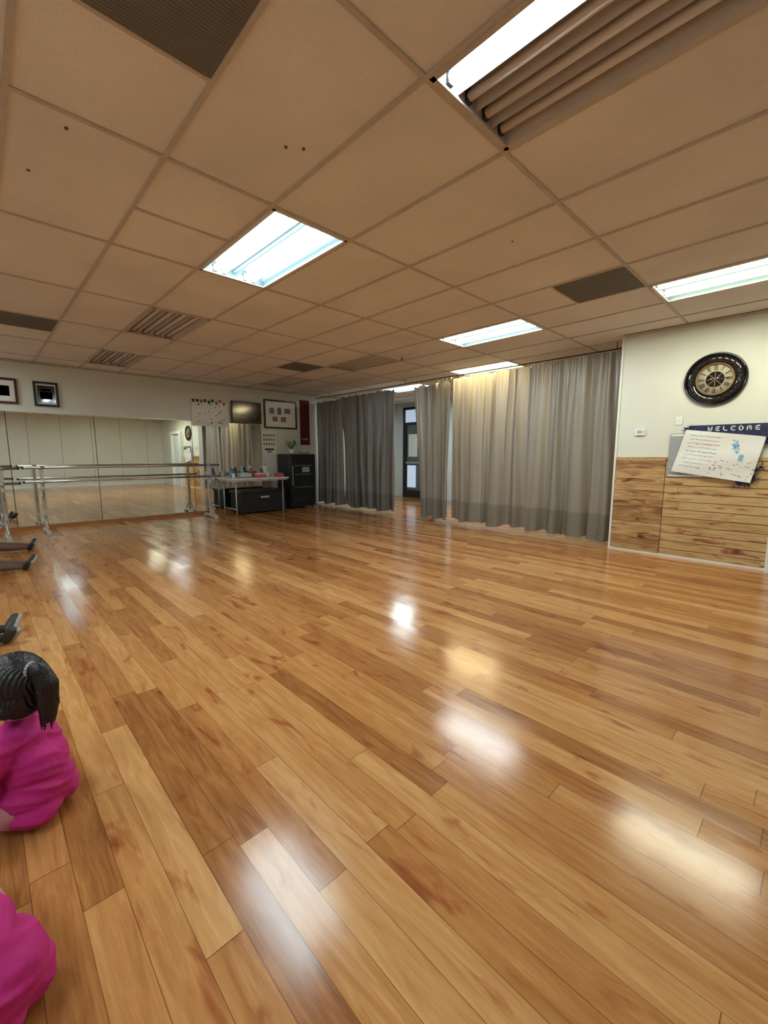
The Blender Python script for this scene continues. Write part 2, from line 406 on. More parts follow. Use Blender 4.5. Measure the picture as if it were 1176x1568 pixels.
frame('picture_frame', .28, .60, 2.06, 2.46, M_pfr, [(.2, .8, .18, .82, M_white), (.3, .7, .3, .7, M_photo)])
frame('picture_frame', .80, 1.13, 2.05, 2.45, M_black, [(.15, .85, .15, .85, M_blackgloss), (.25, .75, .3, .6, M_cyan), (.3, .7, .62, .72, M_white)])
frame('collage_picture_frame', 4.93, 5.80, 1.87, 2.53, M_black,
      [(.16, .3, .52, .72, M_photo), (.4, .52, .5, .75, M_photo), (.62, .8, .55, .72, M_photo), (.25, .4, .25, .42, M_photo), (.5, .66, .24, .42, M_photo)])
k = MB(); k.box((XL+.03, 4.13, 1.95), (XL+.075, 4.83, 2.42), M_black, bevel=.006); k.box((XL+.075, 4.15, 1.975), (XL+.078, 4.81, 2.40), M_glassd)
k.box((XL+.002, 4.35, 2.08), (XL+.03, 4.6, 2.3), M_black)
for q in range(10):
    k.box((XL+.078, 4.2+.05*q, 2.12+.02*math.sin(q*2)), (XL+.0795, 4.225+.05*q, 2.14+.02*math.sin(q*2)), M_grey)
k.build('wall_television')
k = MB(); X = XL+.02
k.box((X, 3.30, 1.85), (X+.004, 4.08, 2.36), M_white)
for q in range(34):
    y = random.uniform(3.33, 4.02); z = random.uniform(1.88, 2.32); s = random.uniform(.015, .035)
    k.box((X+.004, y, z), (X+.006, y+s, z+s*.8), random.choice([M_photo, M_black, M_brown, M_grey]))
for q in range(9):
    k.box((X-.001, 3.32+q*.08, 2.33+.03*math.sin(q*3)), (X+.006, 3.37+q*.08, 2.39+.03*math.sin(q*3)), random.choice([M_black, M_brown, M_pinkp]))
k.build('photo_collage_poster')
k = MB(); X = XL+.002
k.box((X, 4.86, 1.27), (X+.004, 5.22, 1.82), M_white)
for q in range(5):
    for r_ in range(3):
        k.box((X+.004, 4.89+q*.063, 1.48+r_*.1), (X+.0055, 4.93+q*.063, 1.53+r_*.1), M_photo)
k.box((X+.004, 4.92, 1.36), (X+.0055, 5.16, 1.40), M_black); k.box((X+.004, 4.98, 1.31), (X+.0055, 5.1, 1.335), M_black)
k.build('notice_poster')
k = MB(); X = XL+.002
k.box((X, 5.9, 1.5), (X+.02, 6.17, 2.58), M_maroon, bevel=.006); k.box((X+.02, 5.93, 1.62), (X+.023, 6.12, 1.66), M_brown); k.box((X, 5.88, 2.57), (X+.03, 6.17, 2.59), M_black)
k.build('maroon_wall_banner')

# ------------------------------------------------------------------ barres
def barre(x, ya, yb, legs):
    k = MB()
    k.cyl((x, ya, 1.05), (x, yb, 1.05), .021, M_chrome); k.cyl((x+.04, ya, .83), (x+.04, yb, .83), .019, M_chrome)
    for y in (ya, yb):
        k.sph((x, y, 1.05), .023, M_black, 12); k.sph((x+.04, y, .83), .021, M_black, 12)
    for y in legs:
        k.box((x-.022, y-.022, .06), (x+.012, y+.022, 1.04), M_greymetal, bevel=.004)
        k.cyl((x+.004, y, .55), (x+.04, y, .83), .012, M_chrome); k.cyl((x+.04, y, .80), (x+.04, y, .84), .024, M_chrome)
        k.box((x-.027, y-.027, .40), (x+.017, y+.027, .60), M_chrome, bevel=.004)
        k.cyl((x, y-.03, 1.05), (x, y+.03, 1.05), .028, M_chrome)
        k.box((x-.27, y-.026, .022), (x+.27, y+.026, .068), M_greymetal, bevel=.006)
        k.cyl((x-.2, y, .06), (x-.01, y, .3), .011, M_chrome); k.cyl((x+.2, y, .06), (x, y, .3), .011, M_chrome)
        for xx in (x-.25, x+.25): k.box((xx-.035, y-.036, 0), (xx+.035, y+.036, .03), M_greymetal, bevel=.006)
    k.build('ballet_barre')
barre(-8.55, .52, 3.55, (.74, 3.36))
barre(-8.30, -2.6, .45, (-2.3, .26))

# ------------------------------------------------------------------ table and things
k = MB(); tx0, tx1, ty0, ty1 = -9.08, -8.33, 3.72, 5.05
k.box((tx0, ty0, .735), (tx1, ty1, .765), M_white, bevel=.008)
k.box((tx0+.03, ty0+.03, .70), (tx1-.03, ty1-.03, .735), M_greymetal)
for yy in (ty0+.12, ty1-.12):
    for xx in (tx0+.08, tx1-.08):
        k.cyl((xx, yy, 0), (xx, yy, .71), .014, M_greymetal)
    k.cyl((tx0+.08, yy, .12), (tx1-.08, yy, .12), .011, M_greymetal)
k.build('folding_table')
def lathe(name, loc, prof, m, seg=20, extra=None):
    k = MB()
    for (r0, z0), (r1, z1) in zip(prof[:-1], prof[1:]):
        if abs(z1-z0) < 1e-5: continue
        k.cyl((0, 0, z0), (0, 0, z1), r0, m, r1=r1, seg=seg)
    if extra: extra(k)
    return k.build(name, loc=loc)
TZ = .766
for (x, y, m, s) in [(-8.45, 3.82, M_white, 1), (-8.5, 3.95, M_grey, 1), (-8.9, 4.0, M_white, 1.1), (-8.5, 4.62, M_white, 1)]:
    lathe('paper_cup', (x, y, TZ), [(.027*s, 0), (.038*s, .10*s)], m, extra=lambda k, s=s: k.cyl((0, 0, .097*s), (0, 0, .105*s), .04*s, M_trim))
for (x, y, m) in [(-8.62, 3.88, M_blue), (-8.75, 4.35, M_brown), (-8.7, 4.58, M_green), (-8.85, 4.2, M_cyan)]:
    lathe('water_bottle', (x, y, TZ), [(.032, 0), (.034, .15), (.015, .19), (.015, .215)], m, extra=lambda k: k.cyl((0, 0, .21), (0, 0, .23), .017, M_white))
lathe('paper_towel_roll', (-8.8, 4.72, TZ), [(.06, .012), (.06, .25)], M_white, extra=lambda k: (k.cyl((0, 0, 0), (0, 0, .012), .08, M_brown), k.cyl((0, 0, .25), (0, 0, .29), .01, M_brown)))
def tbox(name, loc, sz, m, lid, rz=0):
    k = MB(); k.box((-sz[0]/2, -sz[1]/2, 0), (sz[0]/2, sz[1]/2, sz[2]), m, bevel=.004)
    k.box((-sz[0]*.52, -sz[1]*.52, sz[2]*.82), (sz[0]*.52, sz[1]*.52, sz[2]*1.02), lid, bevel=.003)
    k.box((-.03, -.05, sz[2]*1.02), (.03, .05, sz[2]*1.06), M_white)
    k.build(name, loc=loc, rotz=rz)
tbox('tissue_box', (-8.52, 4.44, TZ), (.12, .2, .09), M_pinkp, M_white, .0)
tbox('shoe_box', (-8.93, 4.45, TZ), (.16, .14, .12), M_brown, M_black, .0)
tbox('snack_box', (-8.5, 4.9, TZ), (.14, .16, .08), M_pinkp, M_brown, .1)

def blob(name, parts, m, voxel=.006, parent=None, smooth=6, disp=None):
    bm = bmesh.new()
    for pt in parts:
        if pt[0] == 's':
            _, c, r, sc, R = pt
            M = Matrix.Translation(c)
            if R is not None: M = M @ R
            M = M @ Matrix.Diagonal((r*sc[0], r*sc[1], r*sc[2], 1))
            bmesh.ops.create_icosphere(bm, subdivisions=3, radius=1, matrix=M)
        else:
            _, p0, p1, r0, r1 = pt
            p0 = Vector(p0); p1 = Vector(p1); d = p1-p0
            bmesh.ops.create_icosphere(bm, subdivisions=2, radius=r0, matrix=Matrix.Translation(p0))
            bmesh.ops.create_icosphere(bm, subdivisions=2, radius=r1, matrix=Matrix.Translation(p1))
            if d.length > 1e-4:
                M = Matrix.Translation((p0+p1)/2) @ d.to_track_quat('Z', 'Y').to_matrix().to_4x4()
                bmesh.ops.create_cone(bm, cap_ends=True, segments=20, radius1=r0*.99, radius2=r1*.99, depth=d.length, matrix=M)
    me = bpy.data.meshes.new(name); bm.to_mesh(me); bm.free()
    o = bpy.data.objects.new(name, me); COL.objects.link(o)
    md = o.modifiers.new('r', 'REMESH'); md.mode = 'VOXEL'; md.voxel_size = voxel; md.use_smooth_shade = True
    if smooth:
        ms = o.modifiers.new('s', 'SMOOTH'); ms.factor = .5; ms.iterations = smooth
    dg = bpy.context.evaluated_depsgraph_get(); dg.update()
    me2 = bpy.data.meshes.new_from_object(o.evaluated_get(dg))
    o.modifiers.clear(); o.data = me2; bpy.data.meshes.remove(me)
    me2.materials.clear(); me2.materials.append(m)
    if disp:
        nr = [v.normal.copy() for v in me2.vertices]
        for v, n_ in zip(me2.vertices, nr): v.co += n_*disp(v.co)
    for v in me2.vertices:
        if v.co.z < .001 and parent is not None: v.co.z = .001
    for p_ in me2.polygons: p_.use_smooth = True
    if parent: o.parent = parent
    return o
M_bag = mat('plastic_bag_blue_white', (.6, .68, .75), .3, bump=.6, bscale=25, var=.2, vscale=30)
o = blob('plastic_bag', [('s', (0, 0, .06), .07, (1, 1.6, .8), None), ('s', (.02, .1, .05), .05, (1, 1.2, .9), None), ('s', (-.02, -.09, .05), .05, (1, 1.2, .9), None)], M_bag, .008)
o.location = (-8.6, 4.13, TZ+.0)
k = MB()
k.box((-8.95, 3.95, .03), (-8.42, 5.0, .44), M_darkcloth, bevel=.015); k.box((-8.97, 3.93, .44), (-8.40, 5.02, .50), M_black, bevel=.012)
k.box((-8.402, 4.38, .33), (-8.385, 4.58, .37), M_greymetal, bevel=.004)
for yy in (4.0, 4.95):
    for xx in (-8.9, -8.47): k.cyl((xx, yy, 0), (xx, yy, .035), .022, M_black)
k.build('storage_chest')
k = MB(); fx0, fx1, fy0, fy1 = -9.12, -8.55, 5.22, 5.90
k.box((fx0, fy0, .04), (fx1, fy1, 1.27), M_black, bevel=.01)
k.box((fx1, fy0+.01, .12), (fx1+.035, fy1-.01, 1.25), M_black, bevel=.006)
k.box((fx1+.035, fy0+.07, .2), (fx1+.038, fy1-.07, 1.18), M_glassd)
k.box((fx1+.036, fy0+.03, .55), (fx1+.06, fy0+.05, 1.0), M_chrome, bevel=.003)
for z in (.5, .8, 1.0):
    k.box((fx1+.038, fy0+.09, z), (fx1+.040, fy1-.09, z+.008), M_grey)
k.box((fx1+.038, fy0+.3, .85), (fx1+.041, fy0+.5, .97), M_grey)
for yy in (fy0+.06, fy1-.06):
    for xx in (fx0+.06, fx1-.06): k.cyl((xx, yy, 0), (xx, yy, .045), .02, M_black)
k.build('beverage_cooler')
FZ = 1.271
k = MB(); k.cyl((0, 0, 0), (0, 0, .11), .05, M_white, r1=.065)
for q in range(26):
    a = q*2.4; r_ = .05+.09*random.random(); h = .12+.16*random.random()
    p1 = Vector((r_*math.cos(a), r_*math.sin(a), h+.05)); k.cyl((0, 0, .1), p1, .003, M_green, seg=6)
    k.sph(p1, .03, M_green, 8, (1, .6, .25), Euler((random.random(), random.random(), a)).to_matrix().to_4x4())
k.build('potted_plant', loc=(-8.78, 5.42, FZ))
tbox('tissue_box', (-8.72, 5.74, FZ), (.13, .2, .08), M_grey, M_white, 0)

# ------------------------------------------------------------------ clock
k = MB(); cx, cz, R0 = -.965, 2.09, .29; yF = YC
def ring(k, ra, rb, ya, yb, m, seg=64):
    i = k.mi(m); P = []
    for q in range(seg):
        a = 2*math.pi*q/seg; c, s = math.cos(a), math.sin(a)
        P.append([k.bm.verts.new((cx+r_*c, y, cz+r_*s)) for r_, y in ((ra, yF), (ra, ya), ((ra+rb)/2, min(ya, yb)-.01), (rb, yb), (rb, yF))])
    for q in range(seg):
        A, B = P[q], P[(q+1) % seg]
        for t in range(4):
            f = k.bm.faces.new((A[t], B[t], B[t+1], A[t+1])); f.material_index = i; f.smooth = True
ring(k, .29, .268, yF-.03, yF-.035, M_blackgloss)
ring(k, .268, .175, yF-.022, yF-.018, M_blackgloss)
ring(k, .178, .165, yF-.03, yF-.03, M_brown)
k.cyl((cx, yF-.012, cz), (cx, yF, cz), .17, M_cream, seg=48)
k.cyl((cx, yF-.016, cz), (cx, yF-.012, cz), .085, M_blackgloss, seg=40)
def stroke(k, cxx, czz, ang, x0, z0, x1, z1, wd, m, yy, dep=.003):
    def tr(p):
        u = Vector((math.sin(ang), 0, -math.cos(ang))); o_ = Vector((math.cos(ang), 0, math.sin(ang)))
        v = u*p[0]+o_*p[1]; return Vector((cxx+v.x, yy, czz+v.z))
    a, b = tr((x0, z0)), tr((x1, z1)); d = (b-a); L_ = d.length; th = math.atan2(d.z, d.x)
    T = Matrix.Translation((a+b)/2) @ Matrix.Rotation(-th, 4, 'Y')
    k.box((-L_/2, -dep/2, -wd/2), (L_/2, dep/2, wd/2), m, T=T)
numerals = ['III', 'II', 'I', 'XII', 'XI', 'X', 'IX', 'VIII', 'VII', 'VI', 'V', 'IIII']
for q, s_ in enumerate(numerals):
    ang = q*math.pi/6; wd = {'I': .010, 'V': .018, 'X': .019}
    tot = sum(wd[c] for c in s_); x = -tot/2
    for c in s_:
        ww = wd[c]; lo, hi = .100, .155
        if c == 'I': stroke(k, cx, cz, ang, x+ww/2, lo, x+ww/2, hi, .0055, M_black, yF-.0135)
        elif c == 'V':
            stroke(k, cx, cz, ang, x+.002, hi, x+ww/2, lo, .0055, M_black, yF-.0135); stroke(k, cx, cz, ang, x+ww-.002, hi, x+ww/2, lo, .004, M_black, yF-.0135)
        else:
            stroke(k, cx, cz, ang, x+.002, hi, x+ww-.002, lo, .0055, M_black, yF-.0135); stroke(k, cx, cz, ang, x+ww-.002, hi, x+.002, lo, .004, M_black, yF-.0135)
        x += ww
    a2 = ang+math.pi/12
    for an in (ang, a2):
        k.cyl((cx+.222*math.cos(an), yF-.036, cz+.222*math.sin(an)), (cx+.222*math.cos(an), yF-.026, cz+.222*math.sin(an)), .016, M_black, seg=14)
for q in range(8):
    an = q*math.pi/4
    stroke(k, cx, cz, an, 0, .02, 0, .08, .007, M_brown, yF-.018)
k.cyl((cx, yF-.024, cz), (cx, yF-.016, cz), .022, M_chrome, seg=20)
stroke(k, cx, cz, math.radians(5), 0, -.02, 0, .13, .007, M_black, yF-.024)
stroke(k, cx, cz, math.radians(185), 0, -.02, 0, .09, .010, M_black, yF-.026)
k.build('wall_clock')

k = MB(); k.box((-1.735, YC-.022, 1.49), (-1.615, YC, 1.575), M_trim, bevel=.005); k.box((-1.705, YC-.024, 1.515), (-1.655, YC-.0215, 1.555), M_cyan); k.box((-1.64, YC-.025, 1.52), (-1.63, YC-.022, 1.545), M_grey)
k.build('thermostat')
k = MB(); k.box((-1.31, YC-.006, 1.60), (-1.235, YC, 1.715), M_trim, bevel=.003); k.box((-1.28, YC-.014, 1.645), (-1.265, YC-.005, 1.67), M_white, bevel=.002)
k.box((-1.312, YC-.003, 1.596), (-1.233, YC, 1.719), M_grey)
k.cyl((-1.2725, YC-.008, 1.70), (-1.2725, YC-.005, 1.70), .004, M_grey, seg=10); k.cyl((-1.2725, YC-.008, 1.615), (-1.2725, YC-.005, 1.615), .004, M_grey, seg=10)
k.build('light_switch')

k = MB(); k.box((-1.34, YC-.032, .985), (-.98, YC-.026, 1.50), M_grey, bevel=.002); k.box((-1.33, YC-.034, 1.47), (-.99, YC-.032, 1.49), M_trim)
k.box((-1.33, YC-.034, .995), (-.99, YC-.032, 1.01), M_trim); k.build('grey_notice_board')
# handmade poster: navy banner strip + tassels behind a tilted sheet
k = MB(); k.box((-1.16, YC-.040, 1.36), (-.44, YC-.036, 1.585), M_navy, bevel=.0015)
def letter(x, kind):
    z0, z1 = 1.515, 1.565; yy = YC-.042
    for (a, b, c, d) in {'W': ((0, 1, 0, .2), (0, .2, 0, 1), (.8, 1, 0, 1), (.42, .6, 0, .7)), 'E': ((0, .25, 0, 1), (0, 1, 0, .2), (0, .8, .4, .6), (0, 1, .8, 1)), 'L': ((0, .25, 0, 1), (0, 1, 0, .2)),
                         'C': ((0, .25, 0, 1), (0, 1, 0, .2), (0, 1, .8, 1)), 'O': ((0, .25, 0, 1), (.75, 1, 0, 1), (0, 1, 0, .2), (0, 1, .8, 1)), 'M': ((0, .2, 0, 1), (.8, 1, 0, 1), (0, 1, .8, 1), (.42, .6, .3, 1))}[kind]:
        k.box((x+.04*a, yy, z0+(z1-z0)*c), (x+.04*b, yy+.002, z0+(z1-z0)*d), M_white)
for q, c_ in enumerate('WELCOME'): letter(-.98+q*.068, c_)
for (cxx, czz, cnt) in [(-1.17, 1.53, 26), (-.60, .955, 30), (-.55, .99, 22), (-.66, .94, 22), (-.46, 1.40, 10), (-.50, 1.10, 14)]:
    for q in range(cnt):
        p = Vector((cxx+random.gauss(0, .016), YC-.040-random.random()*.01, czz+random.gauss(0, .014)))
        d = Vector((random.gauss(0, 1), -abs(random.gauss(0, .1)), random.gauss(0, 1))).normalized()*.055
        k.cyl(p, p+d, .006, M_navy, r1=.001, seg=5)
TL, TR, BR, BL = Vector((-1.18, 0, 1.54)), Vector((-.47, 0, 1.44)), Vector((-.56, 0, .945)), Vector((-1.295, 0, 1.055))
def PP(u, v, off=0):
    p = (TL*(1-u)+TR*u)*(1-v)+(BL*(1-u)+BR*u)*v
    y = YC-.060-.012*math.sin(u*3.1)*v-.006*math.sin(v*9+u*4)
    return Vector((p.x, y-off, p.z))
n = 14; V = [[k.bm.verts.new(PP(a/n, b/n)) for a in range(n+1)] for b in range(n+1)]
im = k.mi(M_white)
for a in range(n):
    for b in range(n):
        f = k.bm.faces.new((V[a][b], V[a+1][b], V[a+1][b+1], V[a][b+1])); f.material_index = im; f.smooth = True
def dab(u, v, du, dv, m):
    k.quad([PP(u, v, .002), PP(u, v+dv, .002), PP(u+du, v+dv, .002), PP(u+du, v, .002)], m)
for row in range(9):
    u = .08+.02*(row % 2)
    while u < (.48 if row < 7 else .36):
        d = random.uniform(.008, .028)
        dab(u, .10+row*.09+random.uniform(-.008, .008), d, random.uniform(.008, .022), [M_grey, M_grey, M_red, M_grey, M_blue, M_grey, M_grey, M_grey, M_blue][row]); u += d+.01
for q in range(60):
    t_ = random.random(); uu = .70+.10*(t_-.5)+random.gauss(0, .018)+(.05 if t_ > .7 else 0); vv = .12+.42*t_
    dab(uu, vv, random.uniform(.01, .035), random.uniform(.015, .04), random.choice([M_cyan, M_cyan, M_cyan, M_blue]))
for q in range(40): dab(random.uniform(.46, .94), random.uniform(.56, .94), random.uniform(.008, .03), .012, random.choice([M_red, M_pinkp, M_grey, M_grey, M_blue]))
k.build('handmade_paper_poster')

# ------------------------------------------------------------------ curtains
def curtain(name, x0, x1, m, ztop=2.62, zbot=.04, folds=9, amp=.05, seed=0, scal=.02, skewl=0.0, skewr=0.0, hemwave=.03):
    rg = random.Random(seed); nx = int((x1-x0)*120); nz = 44
    ph = [rg.uniform(0, 6.28) for _ in range(8)]; fr = [folds*f for f in (1, .53, 1.71, .31, 2.4)]; wt = [.9, .75, .5, .5, .3]
    k = MB(); im = k.mi(m); G = []
    for b in range(nz+1):
        t = b/nz; row = []
        for a in range(nx+1):
            u = a/nx
            us = u+.016*math.sin(2.6*t+ph[0]+u*5)+.008*math.sin(6*t+ph[6])
            f = sum(w_*math.sin(2*math.pi*fr_*us+p_+.6*t*math.sin(p_*3)) for w_, fr_, p_ in zip(wt, fr, ph))
            fine = .35*math.sin(2*math.pi*folds*3.3*u+ph[3])*(1-t)**3
            f = math.tanh(f*.9)+fine
            A = amp*(.55+.55*t)
            zt = ztop-scal*abs(math.sin(math.pi*folds*u+ph[1]))
            zb_ = zbot+hemwave*(.5+.5*math.sin(2*math.pi*u*2.3+ph[2]))+.012*f
            z = zt+(zb_-zt)*t
            x = x0+(x1-x0)*u + skewl*(1-u)*t + skewr*u*t + .5*A*math.cos(2*math.pi*fr[0]*us+ph[0])*t*min(1, 6*u, 6*(1-u))
            row.append(k.bm.verts.new((x, CURT+.11+A*f, z)))
        G.append(row)
    for b in range(nz):
        for a in range(nx):
            fc = k.bm.faces.new((G[b][a], G[b+1][a], G[b+1][a+1], G[b][a+1])); fc.material_index = im; fc.smooth = True
    for a in range(int(folds*2)+1):
        u = a/(folds*2); x = x0+.02+(x1-x0-.04)*u
        k.cyl((x, CURT+.11, ztop-.02), (x, CURT+.11, 2.645), .003, M_chrome, seg=6)
    return k.build(name)
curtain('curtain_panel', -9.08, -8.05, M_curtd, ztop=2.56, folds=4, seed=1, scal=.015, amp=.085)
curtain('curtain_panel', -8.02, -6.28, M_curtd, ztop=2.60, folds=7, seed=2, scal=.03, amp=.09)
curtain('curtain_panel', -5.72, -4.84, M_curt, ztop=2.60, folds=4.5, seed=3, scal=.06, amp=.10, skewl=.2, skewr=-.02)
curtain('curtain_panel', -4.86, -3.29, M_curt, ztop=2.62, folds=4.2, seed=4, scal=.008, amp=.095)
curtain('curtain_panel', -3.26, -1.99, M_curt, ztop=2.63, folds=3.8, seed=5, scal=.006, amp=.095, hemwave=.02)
k = MB(); k.cyl((-9.12, CURT+.11, 2.655), (-1.95, CURT+.11, 2.655), .009, M_black)
for x in (-8.5, -6.0, -3.9, -2.1): k.cyl((x, CURT+.11, 2.66), (x, CURT+.11, CZ-.006), .005, M_black)
k.build('curtain_rod')

# ------------------------------------------------------------------ storefront door in back room
k = MB(); dx0, dx1 = -8.80, -7.6; y = YB-.004
k.box((dx0, y-.06, 0), (dx0+.07, y, 2.6), M_black, bevel=.004); k.box((dx1-.07, y-.06, 0), (dx1, y, 2.6), M_black, bevel=.004)
k.box((dx0+.07, y-.06, 2.12), (dx1-.07, y, 2.19), M_black); k.box((dx0, y-.06, 2.55), (dx1, y, 2.62), M_black)
k.box((dx0+.07, y-.05, .0), (dx1-.07, y, .22), M_black); k.box((dx0+.07, y-.05, .22), (dx0+.14, y, 2.12), M_black); k.box((dx1-.14, y-.05, .22), (dx1-.07, y, 2.12), M_black)
k.box((dx0+.14, y-.03, .22), (dx1-.14, y-.02, 2.12), M_glassdoor); k.box((dx0+.07, y-.03, 2.19), (dx1-.07, y-.02, 2.55), M_daylight)
k.box((dx0+.14, y-.09, 1.0), (dx1-.14, y-.06, 1.05), M_chrome)
k.box((dx0+.2, y-.034, 1.2), (dx0+.55, y-.03, 1.85), M_white); k.box((dx0+.65, y-.034, .7), (dx0+1.0, y-.03, .95), M_white); k.box((dx0+.16, y-.034, .3), (dx0+.5, y-.03, .95), M_daylight)
k.build('door_1')

# ------------------------------------------------------------------ children
M_skin = mat('skin', (0.46, 0.25, 0.17), .5, var=.06, vscale=20)
M_hair = mat('black_hair', (0.010, 0.008, 0.008), .33, bump=.5, bscale=70)
M_pink = mat('magenta_jersey', (0.50, 0.012, 0.20), .75, bump=.2, bscale=40, var=.10, vscale=14)
M_pantp = mat('pale_pink_leggings', (0.55, 0.25, 0.28), .8, bump=.2, bscale=60, var=.08)
M_pantd = mat('brown_leggings', (0.14, 0.08, 0.06), .8, bump=.2, bscale=60, var=.08)
M_eye = mat('eye_dark', (.01, .008, .006), .1); M_eyew = mat('eye_white', (.7, .7, .7), .3); M_lip = mat('lip', (.42, .10, .09), .5)
M_shoe = mat('dark_shoe', (.03, .026, .025), .5, var=.3, vscale=30)
M_sole = mat('shoe_sole_grey', (.36, .34, .32), .6, var=.1)
M_sock = mat('grey_sock', (.28, .28, .30), .9, bump=.3)

def V3(*a): return Vector(a)
def girl(loc, face_dir, pose='sit', shirt=M_pink, pants=M_pantp, sc=1.0):
    root = bpy.data.objects.new('seated_girl', None); COL.objects.link(root)
    root.location = (loc[0], loc[1], 0); root.rotation_euler[2] = math.atan2(face_dir[1], face_dir[0])-math.pi/2; root.scale = (sc,)*3
    yaw = 0
    if pose == 'bent':
        pel, wai, che, nk, hd, pit = V3(0, 0, .095), V3(0, .03, .185), V3(0, .12, .255), V3(0, .195, .285), V3(0, .275, .325), -45
    elif pose == 'sit':
        pel, wai, che, nk, hd, pit = V3(0, 0, .10), V3(0, -.012, .20), V3(0, .008, .29), V3(0, .022, .355), V3(0, .035, .47), -8
        yaw = -18
    else:
        pel, wai, che, nk, hd, pit = V3(0, 0, .105), V3(0, -.02, .20), V3(0, -.01, .30), V3(0, .0, .365), V3(0, .02, .475), -4
    sd = (nk-wai).normalized()
    legs_out = pose == 'out'
    Rh = Matrix.Rotation(math.radians(yaw), 4, 'Z') @ Matrix.Rotation(math.radians(pit), 4, 'X')
    def hp(x, y, z): return hd + (Rh @ Vector((x, y, z)))
    skin = [('c', nk-sd*.02, hp(0, -.01, -.07), .034, .032),
            ('s', hp(0, 0, .015), .088, (.88, 1.02, .98), Rh), ('s', hp(0, .022, -.035), .062, (.92, .95, .95), Rh), ('s', hp(0, .045, -.078), .02, (1.2, .9, .9), Rh),
            ('c', hp(0, .086, -.005), hp(0, .098, -.026), .006, .0105), ('s', hp(.034, .062, -.03), .024, (1, 1, 1), None), ('s', hp(-.034, .062, -.03), .024, (1, 1, 1), None)]
    for sx in (-1, 1):
        skin += [('s', hp(sx*.084, .004, -.014), .022, (.45, .85, 1.25), Rh)]
        skin += [('s', hp(sx*.013, .088, -.052), .009, (1.3, .6, .5), Rh)]
    sleeves = []; pant = []; sh = []; soles = []
    for sx in (-1, 1):
        shd = che + V3(sx*.092, 0, 0) + sd*.03
        if pose == 'bent': el = V3(sx*.17, .19, .15); wr = V3(sx*.12, .33, .045); hdir = V3(-sx*.15, .95, -.22)
        elif pose == 'sit': el = V3(sx*.150, .075, .165); wr = V3(sx*.125, .21, .235); hdir = V3(-sx*.35, .85, -.1)
        else: el = V3(sx*.16, -.01, .19); wr = V3(sx*.12, .13, .135); hdir = V3(-sx*.15, .97, -.15)
        hdir.normalize()
        sleeves += [('c', shd, el, .043, .036), ('c', el, wr, .036, .026)]
        palm = wr+hdir*.04
        skin += [('c', wr-hdir*.03, palm-hdir*.012, .016, .018), ('c', palm+V3(-.012, 0, 0), palm+hdir*.01+V3(-.012, 0, 0), .013, .012), ('c', palm+V3(.012, 0, 0), palm+hdir*.01+V3(.012, 0, 0), .013, .012)]
        for fi, (off, ln) in enumerate(((-.021, .036), (-.0075, .043), (.0065, .040), (.020, .031))):
            b0 = palm+V3(off*.8, 0, 0)+hdir*.012; b1 = b0+V3(off*.35, 0, 0)+hdir*ln*.55; b2 = b1+hdir*ln*.42+V3(0, 0, -.012)
            skin += [('c', b0, b1, .0072, .0065), ('c', b1, b2, .0065, .0055)]
        tb = palm+V3(-sx*.016, 0, 0)-hdir*.012; t1 = tb+V3(-sx*.018, 0, -.004)+hdir*.012; t2 = t1+hdir*.02+V3(-sx*.004, 0, -.006)
        skin += [('c', tb, t1, .009, .0075), ('c', t1, t2, .0075, .006)]
        hip = V3(sx*.062, .02, .085)
        if legs_out: kn = V3(sx*.085, .31, .085); an = V3(sx*.10, .60, .05); toe = V3(sx*.155, .665, .105); heel = V3(sx*.10, .625, .036)
        elif pose == 'bent': kn = V3(sx*.21, .20, .10); an = V3(sx*.02+0.0, .30+.05*sx, .045); toe = V3(-sx*.10, .33+.05*sx, .035); heel = an+V3(sx*.03, .0, -.005)
        else: kn = V3(sx*.13, .24, .185); an = V3(sx*.09, .36, .055); toe = V3(sx*.10, .47, .028); heel = V3(sx*.09, .35, .034)
        pant += [('c', hip, kn, .068, .045), ('c', kn, kn*.45+an*.55+V3(0, 0, -.004 if legs_out else 0), .045, .038), ('c', kn*.45+an*.55, an, .038, .028)]
        sh += [('c', heel, an*.2+heel*.8, .03, .032), ('c', heel, (heel+toe)/2, .031, .033), ('c', (heel+toe)/2, toe, .033, .027)]
        if legs_out:
            o2 = V3(0, .022, -.004); soles += [('c', heel+o2, (heel+toe)/2+o2, .024, .026), ('c', (heel+toe)/2+o2, toe+o2, .026, .021)]
    blob('body', skin, M_skin, .0042, root, 3)
    def folds(co):
        q = Vector((co.x*7, co.y*7, co.z*22+co.x*9))
        a = abs(noise.noise(q)); b_ = noise.noise(co*16)
        return (.013*(.35-a) + .005*b_)
    tors = [('s', pel+V3(0, -.005, .02), .110, (1.08, .98, .88), None), ('c', pel+V3(0, 0, .03), wai, .102, .092), ('c', wai+V3(.015, 0, 0), che+V3(.025, 0, 0), .088, .072), ('c', wai-V3(.015, 0, 0), che-V3(.025, 0, 0), .088, .072),
            ('c', che+V3(.065, 0, 0)+sd*.028, che-V3(.065, 0, 0)+sd*.028, .052, .052), ('c', che+sd*.03, nk, .056, .038),
            ('s', pel+V3(.045, -.03, -.035), .075, (1.05, 1, .75), None), ('s', pel+V3(-.045, -.03, -.035), .075, (1.05, 1, .75), None)]
    blob('shirt', tors+sleeves, shirt, .005, root, 8, disp=folds)
    blob('leggings', [('s', V3(0, .02, .08), .08, (1.1, 1, .9), None)]+pant, pants, .007, root, 5)
    blob('shoes', sh, M_shoe if legs_out else M_sock, .006, root, 3)
    if soles: blob('shoe_soles', soles, M_sole, .006, root, 3)
    hair = [('s', hp(0, -.022, .030), .097, (.93, 1.0, .95), Rh), ('s', hp(0, -.045, -.02), .075, (1.05, .8, 1.0), Rh)]
